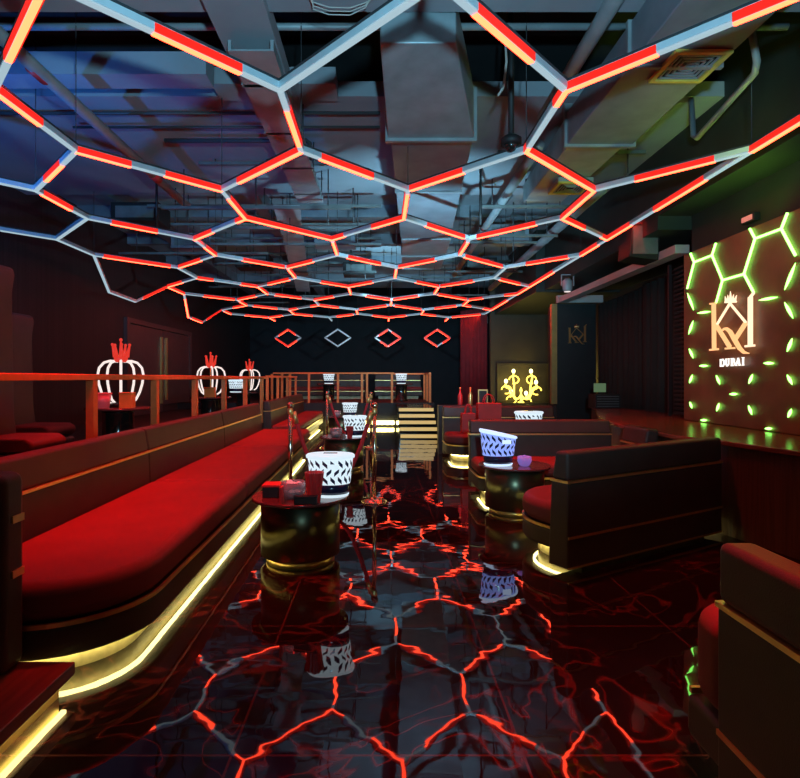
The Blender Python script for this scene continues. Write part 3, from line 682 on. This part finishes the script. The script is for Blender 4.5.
# ------------------------------------------------------------------ stanchions and ropes
def stanchion(label, loc):
    o = thing('stanchion', label, 'stanchion', loc)
    MB().lathe([(0.16, 0), (0.16, 0.015), (0.05, 0.045), (0.03, 0.06)], (0, 0, 0), 28).build('base', CHROME, o)
    MB().lathe([(0.026, 0.05), (0.026, 1.15)], (0, 0, 0), 16).build('pole', CHROME, o)
    MB().lathe([(0.030, 1.10), (0.036, 1.11), (0.036, 1.16), (0.026, 1.17)], (0, 0, 0), 16).build('collar', BRASS, o)
    MB().ball((0, 0, 1.205), 0.045, 16).build('finial', CHROME, o)
    return o
S1 = stanchion('warm metal rope stanchion left of the nearest ice bucket', (-1.12, 7.0, 0))
copy_tree(S1, (-0.07, 7.0, 0), 'warm metal rope stanchion right of the nearest ice bucket')
copy_tree(S1, (-1.17, 12.4, 0), 'far rope stanchion standing nearer the left sofa')
copy_tree(S1, (-0.20, 12.4, 0), 'far rope stanchion standing nearer the aisle')
def rope(label, p, q, sag):
    p, q = Vector(p), Vector(q); o = thing('barrier_rope', label, 'rope', p)
    pts = [p.lerp(q, k/24)+Vector((0, 0, -sag*4*(k/24)*(1-k/24))) for k in range(25)]
    MB().tube(pts, 0.027, 10).build('velvet', ROPE, o, world=True)
    for a in ((pts[0], pts[1]), (pts[-2], pts[-1])): MB().tube(a, 0.031, 10).build('hook', BRASS, o, world=True)
rope('red velvet rope drooping between the near stanchions', (-1.08, 7.0, 1.13), (-0.11, 7.0, 1.13), 0.92)
rope('red velvet rope drooping between the far stanchions', (-1.13, 12.4, 1.13), (-0.24, 12.4, 1.13), 0.85)

# ------------------------------------------------------------------ left platform: booths, crown lamps
def booth(label, x, y, zt, wdt=1.1):
    o = thing('booth_seat', label, 'booth', (x, y, 0.55))
    H = zt-0.55
    prof = [(-0.12, 0.0), (0.02, 0.0), (0.10, 0.30), (0.06, 0.6), (0.04, H-0.3), (0.07, H-0.10), (0.05, H-0.02), (-0.03, H), (-0.12, H-0.05), (-0.16, H-0.2)]
    MB().prism_y(prof, 0, wdt).build('tall_back', BOOTH, o, 0.03, seg=3)
    MB().prism_y([(0.05, 0.0), (0.62, 0.0), (0.66, 0.05), (0.66, 0.17), (0.60, 0.20), (0.05, 0.20)], 0.02, wdt-0.02).build('seat_base', BOOTH, o, 0.03)
    MB().prism_y([(0.05, 0.205), (0.62, 0.205), (0.68, 0.25), (0.68, 0.32), (0.60, 0.37), (0.08, 0.37)], 0.02, wdt-0.02).build('seat_cushion', LEATHER_SEAT_REDLIT, o, 0.04, seg=3)
booth('nearest tall backed dark booth seat at the left edge', -4.30, 5.8, 2.84, 0.7)
booth('second tall backed dark booth seat behind the nearest one', -5.0, 7.3, 2.45, 0.7)
def lounge_table(label, loc):
    o = thing('pedestal_table', label, 'table', loc)
    MB().lathe([(0.24, 0), (0.24, 0.02), (0.2, 0.05), (0.2, 0.52), (0.22, 0.56)], (0, 0, 0), 32).build('pedestal', BLACK_GLOSS, o)
    MB().lathe([(0.22, 0.56), (0.42, 0.565), (0.42, 0.59), (0.41, 0.60)], (0, 0, 0), 40).build('tabletop', TABLETOP, o)
    return o
LT = lounge_table('black pedestal table under the larger crown lamp behind the railing', (-3.6, 7.7, 0.55))
copy_tree(LT, (-3.6, 11.9, 0.55), 'black pedestal table under the smaller crown lamp farther along the railing')
copy_tree(LT, (-3.9, 16.0, 0.55), 'far pedestal table on the left platform')
copy_tree(LT, (-1.8, 19.7, 0.75), 'pedestal table behind the left of the far railing')
copy_tree(LT, (0.75, 19.7, 0.75), 'pedestal table behind the stair')
def crown_lamp(label, loc):
    o = thing('crown_lamp', label, 'lamp', loc)
    MB().lathe([(0.13, 0), (0.15, 0.01), (0.15, 0.05), (0.12, 0.06)], (0, 0, 0), 28).build('base', BLACK_GLOSS, o)
    MB().tube([(0, 0, 0.05), (0, 0, 0.64)], 0.012, 8).build('stem', BRASS, o)
    for k in range(5):
        a = 2*PI*k/5+0.12
        prof = ((0.13, 0.05), (0.20, 0.10), (0.25, 0.20), (0.285, 0.32), (0.30, 0.44), (0.28, 0.54), (0.22, 0.61), (0.14, 0.635), (0.07, 0.63))
        pts = [(r*math.cos(a), r*math.sin(a), z) for r, z in prof]
        MB().tube(pts, 0.017, 8).build('arch', CROWN_W, o, label='glowing white curved arch')
    b = MB(); b.lathe([(0.075, 0.62), (0.09, 0.64), (0.09, 0.70), (0.07, 0.70)], (0, 0, 0), 20)
    for k in range(5):
        a = 2*PI*k/5+0.2; p = Vector((0.08*math.cos(a), 0.08*math.sin(a), 0.69)); q = Vector((0.115*math.cos(a), 0.115*math.sin(a), 0.86))
        b.tube([p, q], [0.03, 0.012], 8); b.ball(q, 0.022, 8)
    b.tube([(0, 0, 0.69), (0, 0, 0.92)], [0.03, 0.012], 8); b.ball((0, 0, 0.93), 0.025, 8)
    b.build('top_crown', CROWN_R, o, label='red spiked top crown')
    return o
C1 = crown_lamp('larger crown shaped lamp above the railing, left', (-3.6, 7.78, 1.15))
copy_tree(C1, (-3.6, 11.9, 1.15), 'smaller crown shaped lamp farther along the railing')
copy_tree(C1, (-3.78, 16.2, 1.15), 'tiny far crown shaped lamp on the left platform')
copy_tree(K1, (-1.8, 19.7, 1.35), 'white glowing ice bucket behind the left of the far railing')
copy_tree(K1, (0.75, 19.7, 1.35), 'white glowing ice bucket on the back platform behind the stair')
copy_tree(K1, (-4.02, 15.6, 1.15), 'white glowing ice bucket beside the tiny far crown lamp')
o = thing('bucket', 'pink bucket in front of the larger crown lamp', 'bucket', (-3.68, 7.42, 1.15))
MB().lathe([(0.085, 0), (0.115, 0.2), (0.105, 0.2), (0.08, 0.02)], (0, 0, 0), 24).build('pail', PINK, o)
MB().lathe([(0.117, 0.185), (0.122, 0.195), (0.117, 0.205)], (0, 0, 0), 24).build('rim', PINK, o)
carton('orange box in front of the larger crown lamp', -3.46, -3.29, 7.42, 7.54, 1.15, 1.36, ORANGE, ORANGE)
carton('orange box in front of the smaller crown lamp', -3.62, -3.40, 11.52, 11.61, 1.15, 1.36, ORANGE, ORANGE)

# ------------------------------------------------------------------ right: counter, sign, curtains, pillar logo
ctr = thing('bar_counter', 'wooden bar counter under the green lit sign board', 'counter', (3.9, 6, 0))
front = [(3.42, -1.0), (3.55, 4.6), (3.36, 5.50), (3.17, 6.0), (3.17, 7.3), (3.27, 8.0), (3.55, 9.1), (4.3, 11.2), (4.7, 12.6)]
backp = [(5.0, 12.6), (5.0, 8.35), (4.60, 8.33), (4.60, -1.0)]
MB().prism(front+backp, 0.885, 0.935).build('countertop', WOOD_TOP, ctr, 0.012, world=True)
MB().prism([(x+0.06, y) for x, y in front]+backp, 0.0, 0.885).build('counter_front', WOOD, ctr, world=True)
PX = 4.47
def pan(u, v, out=0.0):
    Y = F*PX/(u-CX); return Vector((PX-out, Y, EYE-(v-CY)*Y/F))
sg = thing('sign_board', 'brown sign board with green neon hexagons and glowing logo', 'sign', (4.5, 7, 0.935))
MB().box(PX, 4.60, 5.0, 8.24, 0.94, 3.36).build('board', PANEL, sg, 0.006, world=True)
def c7(x, y): return (600+x/3.89, 200+y/3.89)
def c6(x, y): return (700+x/7.08, 270+y/7.08)
def cb(x, y): return (680+x/4.325, 380+y/4.325)
nx = (-1, 0, 0)
def stroke(b, p, q, wd, out, th=0.02):
    b.bar(pan(*p, out), pan(*q, out), wd, th, up=nx)
def neon(p, q, r=0.014): MB().tube([pan(*p, 0.022), pan(*q, 0.022)], r, 8).build('neon_tube', NEON_GREEN, sg, world=True)
for a in (((358, 208), (372, 242)), ((372, 242), (442, 215)), ((442, 215), (457, 168)), ((372, 242), (345, 345)), ((442, 215), (483, 312)), ((483, 312), (567, 288)),
          ((567, 288), (610, 150)), ((610, 150), (590, 112)), ((610, 150), (713, 112)), ((713, 112), (737, 50)), ((713, 112), (768, 215)), ((483, 312), (458, 400)), ((567, 288), (605, 360))):
    neon(c7(*a[0]), c7(*a[1]))
def leaf(p, q):
    A_, B_ = pan(*p, 0.02), pan(*q, 0.02); b = MB()
    pts = [A_.lerp(B_, k/6) for k in range(7)]
    b.tube(pts, [0.003, 0.010, 0.014, 0.016, 0.014, 0.010, 0.003], 8)
    b.build('leaf_light', NEON_GREEN, sg, world=True)
for a in (((768, 245), (725, 350)), ((625, 390), (697, 378)), ((725, 398), (758, 460)), ((385, 440), (435, 434)), ((345, 362), (370, 428)), ((368, 470), (350, 522)), ((352, 578), (368, 615)),
          ((755, 538), (735, 590)), ((392, 645), (425, 645)), ((643, 635), (683, 635)), ((365, 680), (353, 712)), ((458, 682), (472, 717)), ((600, 678), (585, 715)), ((735, 680), (755, 718)), ((510, 755), (540, 755))):
    leaf(c7(*a[0]), c7(*a[1]))
for a in (((48, 95), (58, 122)), ((176, 100), (165, 135)), ((303, 110), (318, 150)), ((490, 125), (475, 162)), ((95, 174), (122, 174)), ((375, 210), (405, 210))):
    leaf(cb(*a[0]), cb(*a[1]))
def logo(put, wscale):
    """put(x, y, out): logo drawing coordinates to space. Returns the two meshes: strokes, crown."""
    b, c = MB(), MB()
    def st(p, q, wd, o=0.0, b=b): b.bar(put(*p, 0.05+o), put(*q, 0.05+o), wd*wscale, 0.025*wscale, up=nx_logo)
    st((124, 240), (127, 562), 0.062); st((386, 190), (386, 540), 0.062, 0, c)
    st((100, 240), (140, 236), 0.022, .002); st((98, 566), (156, 560), 0.024, .002); st((386, 192), (412, 162), 0.024, .002, c); st((352, 540), (416, 534), 0.024, .002, c)
    st((150, 385), (242, 236), 0.020, .004, c); st((242, 236), (356, 372), 0.020, .004, c)
    st((142, 388), (243, 548), 0.052, .004); st((356, 374), (284, 484), 0.052, .004); st((212, 556), (276, 552), 0.022, .006)
    pts = [put(x, y, 0.062) for x, y in ((188, 430), (205, 417), (225, 417), (248, 436), (280, 492), (315, 552), (345, 582), (385, 590))]
    b.tube(pts, [0.008*wscale, 0.016*wscale, 0.022*wscale, 0.026*wscale, 0.028*wscale, 0.026*wscale, 0.02*wscale, 0.006*wscale], 8)
    for p, q in (((214, 226), (205, 186)), ((228, 226), (224, 176)), ((244, 226), (244, 150)), ((258, 225), (266, 172)), ((272, 224), (288, 178))):
        c.tube([put(*p, 0.05), put(*q, 0.05)], [0.022*wscale, 0.004*wscale], 6)
    c.tube([put(206, 228, 0.05), put(284, 224, 0.05)], 0.014*wscale, 6)
    return b, c
nx_logo = nx
b, c = logo(lambda x, y, out: pan(*c6(x, y), out), 1.0)
b.build('logo', LOGO_GLOW, sg, world=True, label='glowing orange double letter logo'); c.build('logo_highlight', LOGO_PALE, sg, world=True)
# lettering
def glyphs():
    T, N = 1.0, 0.45
    return {'D': [((0.1, 0), (0.1, 1), T), ((0.0, 1), (0.55, 1), N), ((0.0, 0), (0.55, 0), N), ((0.55, 1), (0.85, 0.72), T), ((0.85, 0.75), (0.85, 0.25), T), ((0.85, 0.28), (0.55, 0), T)],
            'U': [((0.15, 1), (0.15, 0.22), T), ((0.0, 1), (0.35, 1), N), ((0.15, 0.25), (0.4, 0.0), T), ((0.4, 0.0), (0.72, 0.2), N), ((0.75, 0.15), (0.75, 1), N), ((0.6, 1), (0.92, 1), N)],
            'B': [((0.12, 0), (0.12, 1), T), ((0, 1), (0.55, 1), N), ((0, 0), (0.6, 0), N), ((0.1, 0.53), (0.6, 0.53), N), ((0.68, 0.95), (0.68, 0.56), T), ((0.78, 0.5), (0.78, 0.05), T)],
            'A': [((0.05, 0), (0.45, 1), N), ((0.45, 1), (0.8, 0), T), ((0.2, 0.33), (0.65, 0.33), N), ((-0.05, 0), (0.2, 0), N), ((0.62, 0), (0.98, 0), N)],
            'I': [((0.4, 0), (0.4, 1), T), ((0.15, 1), (0.65, 1), N), ((0.15, 0), (0.65, 0), N)]}
def lettering(put, wd):
    b = MB(); G = glyphs(); x0s = {0: 165, 1: 203, 2: 243, 3: 279, 4: 316}
    for i, ch in enumerate('DUBAI'):
        for p, q, t in G[ch]:
            def m(pt):
                X = x0s[i]+pt[0]*31; f = (X-165)/177; bot, top = 683-10*f, 633-14*f
                return put(X, bot+(top-bot)*pt[1], 0.04+0.0015*(t < 1))
            b.bar(m(p), m(q), wd*t, 0.015, up=nx)
    return b
lettering(lambda x, y, out: pan(*c6(x, y), out), 0.015).build('lettering', LOGO_WHITE, sg, world=True, label='white lettering DUBAI')
# small logo on the pillar
pl = thing('wall_logo', 'small gold crowned logo on the dark pillar', 'sign', (4.9, 13.99, 2.3))
nx_logo = (0, -1, 0)
def pput(x, y, out): return at(568+(x-95)/318*18.5, 324+(y-150)/480*22, 13.99-out*0.4)
b, c = logo(pput, 0.75)
b.build('logo', GOLD_LETTER, pl, world=True); c.build('logo_highlight', GOLD_LETTER, pl, world=True)
# curtains
def curtain(label, pts, z0, z1, m, folds, amp=0.05):
    o = thing('curtain', label, 'curtain', (pts[0][0], pts[0][1], z0)); b = MB()
    p, q = Vector((*pts[0], 0)), Vector((*pts[1], 0)); d = (q-p).normalized(); nn = Vector((-d.y, d.x, 0)); N = folds*8
    rows = []
    for sgn in (0.006, -0.006):
        for z in (z0, z1):
            rows.append([b.bm.verts.new(p.lerp(q, k/N)+nn*(amp*math.sin(2*PI*folds*k/N)+0.3*amp*math.sin(5.1*k/8+1)+sgn)+Vector((0, 0, z))) for k in range(N+1)])
    A_, B_, C_, D_ = rows
    for k in range(N):
        for P, Q in ((A_, B_), (B_, D_), (D_, C_), (C_, A_)):
            f = b.bm.faces.new((P[k], P[k+1], Q[k+1], Q[k])); f.smooth = True
    for k in (0, N): b.bm.faces.new((A_[k], B_[k], D_[k], C_[k]))
    b.build('drape', m, o, world=True)
    MB().tube([p+Vector((0, 0, z1+0.02)), q+Vector((0, 0, z1+0.02))], 0.02, 8).build('curtain_rod', BLACK, o, world=True)
curtain('dark green black curtain nearest the sign board', (5.12, 8.5) and ((5.12, 8.6), (5.12, 10.9)), 0.02, 3.36, CURTAIN, 9)
curtain('dark curtain beside the black pillar', ((5.3, 11.0), (5.46, 13.96)), 0.02, 3.36, CURTAIN, 10)
curtain('red curtain left of the yellow chandelier', ((2.95, 20.6), (3.7, 19.3)), 0.02, 4.0, CURTAIN_R, 7)
o = thing('louvre_panel', 'dark slatted panel at the far edge of the sign board', 'panel', (4.65, 8.7, 0.94))
for k in range(34): MB().bar((4.66, 8.34, 1.0+k*0.069), (4.72, 8.95, 1.0+k*0.069), 0.05, 0.03).build('slat', CURTAIN, o, world=True)
MB().box(4.62, 4.66, 8.95, 9.0, 0.94, 3.36).build('frame', BLACK, o, world=True)
# things on the counter by the curtains
o = thing('dj_console', 'dark console box standing on the counter before the curtains', 'console', (4.55, 11.6, 0.935))
MB().box(4.35, 4.85, 11.3, 11.7, 0.935, 1.22).build('casing', BLACK, o, 0.01, world=True)
b = MB()
for k in range(5): b.box(4.38, 4.82, 11.29, 11.30, 0.97+k*0.05, 0.985+k*0.05)
b.build('grille', RAILMETAL, o, world=True)
o = thing('monitor', 'small greenish screen on the console by the curtains', 'monitor', (4.3, 11.6, 1.225))
MB().box(4.40, 4.64, 11.5, 11.53, 1.26, 1.44).build('screen', mat('screen_green', (0.06, 0.12, 0.07), 0.3, emit=(0.3, 0.5, 0.25), strength=0.25), o, world=True)
MB().box(4.47, 4.57, 11.45, 11.58, 1.22, 1.235).build('stand', BLACK, o, world=True)
MB().box(4.50, 4.54, 11.51, 11.53, 1.235, 1.27).build('neck', BLACK, o, world=True)
# loudspeaker and lights hung on the right
o = thing('loudspeaker', 'black loudspeaker hung under the soffit left of the sign board', 'speaker', (4.1, 9, 3.4))
MB().prism_y([(3.92, 3.46), (4.38, 3.40), (4.42, 3.98), (3.96, 4.0)], 8.8, 9.25).build('cabinet', BLACK, o, 0.02, world=True)
MB().box(3.97, 4.36, 8.785, 8.80, 3.5, 3.94).build('grille', RAILMETAL, o, world=True)
MB().tube([(4.2, 9, 3.97), (4.2, 9, 4.2)], 0.02, 6).build('bracket', BLACK, o, world=True)
def par(label, x, y, z, lens):
    o = thing('spotlight', label, 'spotlight', (x, y, z))
    MB().lathe([(0.07, 0.0), (0.10, 0.03), (0.11, 0.22), (0.05, 0.28)], (0, 0, 0), 20).build('can', PIPE, o)
    MB().lathe([(0.02, -0.012), (0.068, -0.01), (0.068, 0.002), (0.02, 0.004)], (0, 0, 0), 20).build('lens', lens, o)
    b = MB(); b.bar((-0.13, 0, 0.12), (-0.13, 0, 0.36), 0.03, 0.02); b.bar((0.13, 0, 0.12), (0.13, 0, 0.36), 0.03, 0.02); b.bar((-0.13, 0, 0.36), (0.13, 0, 0.36), 0.03, 0.02); b.build('yoke', PIPE, o)
    return o
par('pale spotlight hung near the pale beam on the right', 4.05, 12.1, 3.42, CROWN_W)
p = par('bright white spotlight at the far right end of the honeycomb', 3.75, 20.2, 3.40, SPOTLENS)
MB().tube([(0, 0, 0.36), (0, 0, 2.0)], 0.012, 6).build('rod', BLACK, p)
MB().ball((-0.02, -0.08, 0.05), 0.06, 10).build('lamp', SPOTLENS, p)
o = thing('warning_light', 'small pinkish light on the wall above the sign board', 'light', (4.55, 6.95, 3.5))
MB().box(4.54, 4.62, 6.8, 7.05, 3.47, 3.57).build('housing', BLACK, o, 0.01, world=True)
MB().box(4.53, 4.54, 6.83, 7.02, 3.49, 3.55).build('lens', mat('lens_pink', (0.6, 0.2, 0.2), 0.3, emit=(1, 0.25, 0.25), strength=0.5), o, world=True)

# yellow chandelier
ch = thing('chandelier', 'glowing yellow chandelier with curling arms and bulbs on the far ledge', 'chandelier', (4.45, 18.3, 0.74))
c0 = at(521, 400, 18.4)
MB().lathe([(0.10, 0.0), (0.11, 0.02), (0.03, 0.06), (0.028, 0.35), (0.05, 0.4), (0.02, 0.5)], (c0.x, 18.4, 0.74), 16).build('stem', NEON_YELLOW, ch, world=True)
for (bu, bv, k) in ((513.5, 373, -1), (531, 373, 1), (506, 383, -1), (536, 384, 1), (511, 393, -1), (526, 395, 1)):
    e = at(bu, bv, 18.4); s0 = Vector((c0.x, 18.4, 1.0)); m = (s0+e)/2
    pts = [s0, s0+Vector((k*0.10, -0.05, -0.12)), s0+Vector((k*0.24, -0.09, -0.10)), m+Vector((k*0.13, -0.10, -0.02)), e+Vector((k*0.03, -0.05, -0.12)), e+Vector((0, 0, -0.02))]
    fine = []
    for i in range(len(pts)-1):
        for q in range(4): 
            P0, P1, P2, P3 = pts[max(i-1, 0)], pts[i], pts[i+1], pts[min(i+2, len(pts)-1)]; t = q/4
            fine.append(0.5*((2*P1)+(P2-P0)*t+(2*P0-5*P1+4*P2-P3)*t*t+(3*P1-P0-3*P2+P3)*t**3))
    fine.append(pts[-1])
    a = MB().tube(fine, 0.030, 8).build('arm', NEON_YELLOW, ch, world=True)
    MB().tube([e+Vector((k*0.16*math.cos(t), -0.06, -0.22+0.13*math.sin(t))) for t in [x*0.5 for x in range(11)]], 0.022, 8).build('scroll', NEON_YELLOW, a, world=True)
    MB().ball(e+Vector((0, 0, 0.06)), 0.060, 12, 1.25).build('bulb', BULB, a, world=True)
# gift bags, bottles and frame on the far right sofa and partition
def bag(label, x, y, z, wd, dp, h):
    o = thing('gift_bag', label, 'bag', (x, y, z))
    MB().box(-wd/2, wd/2, -dp/2, dp/2, 0, h).build('bag_body', REDPLASTIC, o, 0.006)
    for s in (-1, 1):
        MB().tube([(-wd*0.22, s*dp*0.35, h-0.01)]+[(wd*0.22*math.cos(t), s*dp*0.35, h+0.17*math.sin(t)) for t in [PI-k*PI/10 for k in range(1, 10)]]+[(wd*0.22, s*dp*0.35, h-0.01)], 0.010, 6).build('handle', REDPLASTIC, o)
bag('large red gift bag with looped handles on the far right sofa', 2.08, 10.72, 0.50, 0.44, 0.24, 0.57)
bag('smaller red gift bag left of the large one', 1.68, 10.68, 0.50, 0.26, 0.2, 0.38)
def bottle(label, x, y, z, m):
    o = thing('bottle', label, 'bottle', (x, y, z))
    MB().lathe([(0.045, 0), (0.048, 0.01), (0.048, 0.2), (0.018, 0.27), (0.018, 0.34)], (0, 0, 0), 16).build('glass_body', m, o)
    MB().lathe([(0.021, 0.335), (0.021, 0.37)], (0, 0, 0), 12).build('cap', BRASS, o)
bottle('slim red bottle on the far partition', 1.66, 11.6, 0.985, REDPLASTIC)
bottle('slim gold bottle on the far partition', 1.87, 11.6, 0.985, BRASS)
o = thing('picture_frame', 'small gold frame standing behind the red gift bag', 'frame', (2.13, 11.6, 0.985))
b = MB()
for s in ((-0.10, -0.08, 0, 0.33), (0.08, 0.10, 0, 0.33), (-0.08, 0.08, 0, 0.03), (-0.08, 0.08, 0.30, 0.33)): b.box(s[0], s[1], -0.015, 0.015, s[2], s[3])
b.build('frame_border', BRASS, o); MB().box(-0.08, 0.08, 0.0, 0.008, 0.03, 0.30).build('backing', BLACK, o)
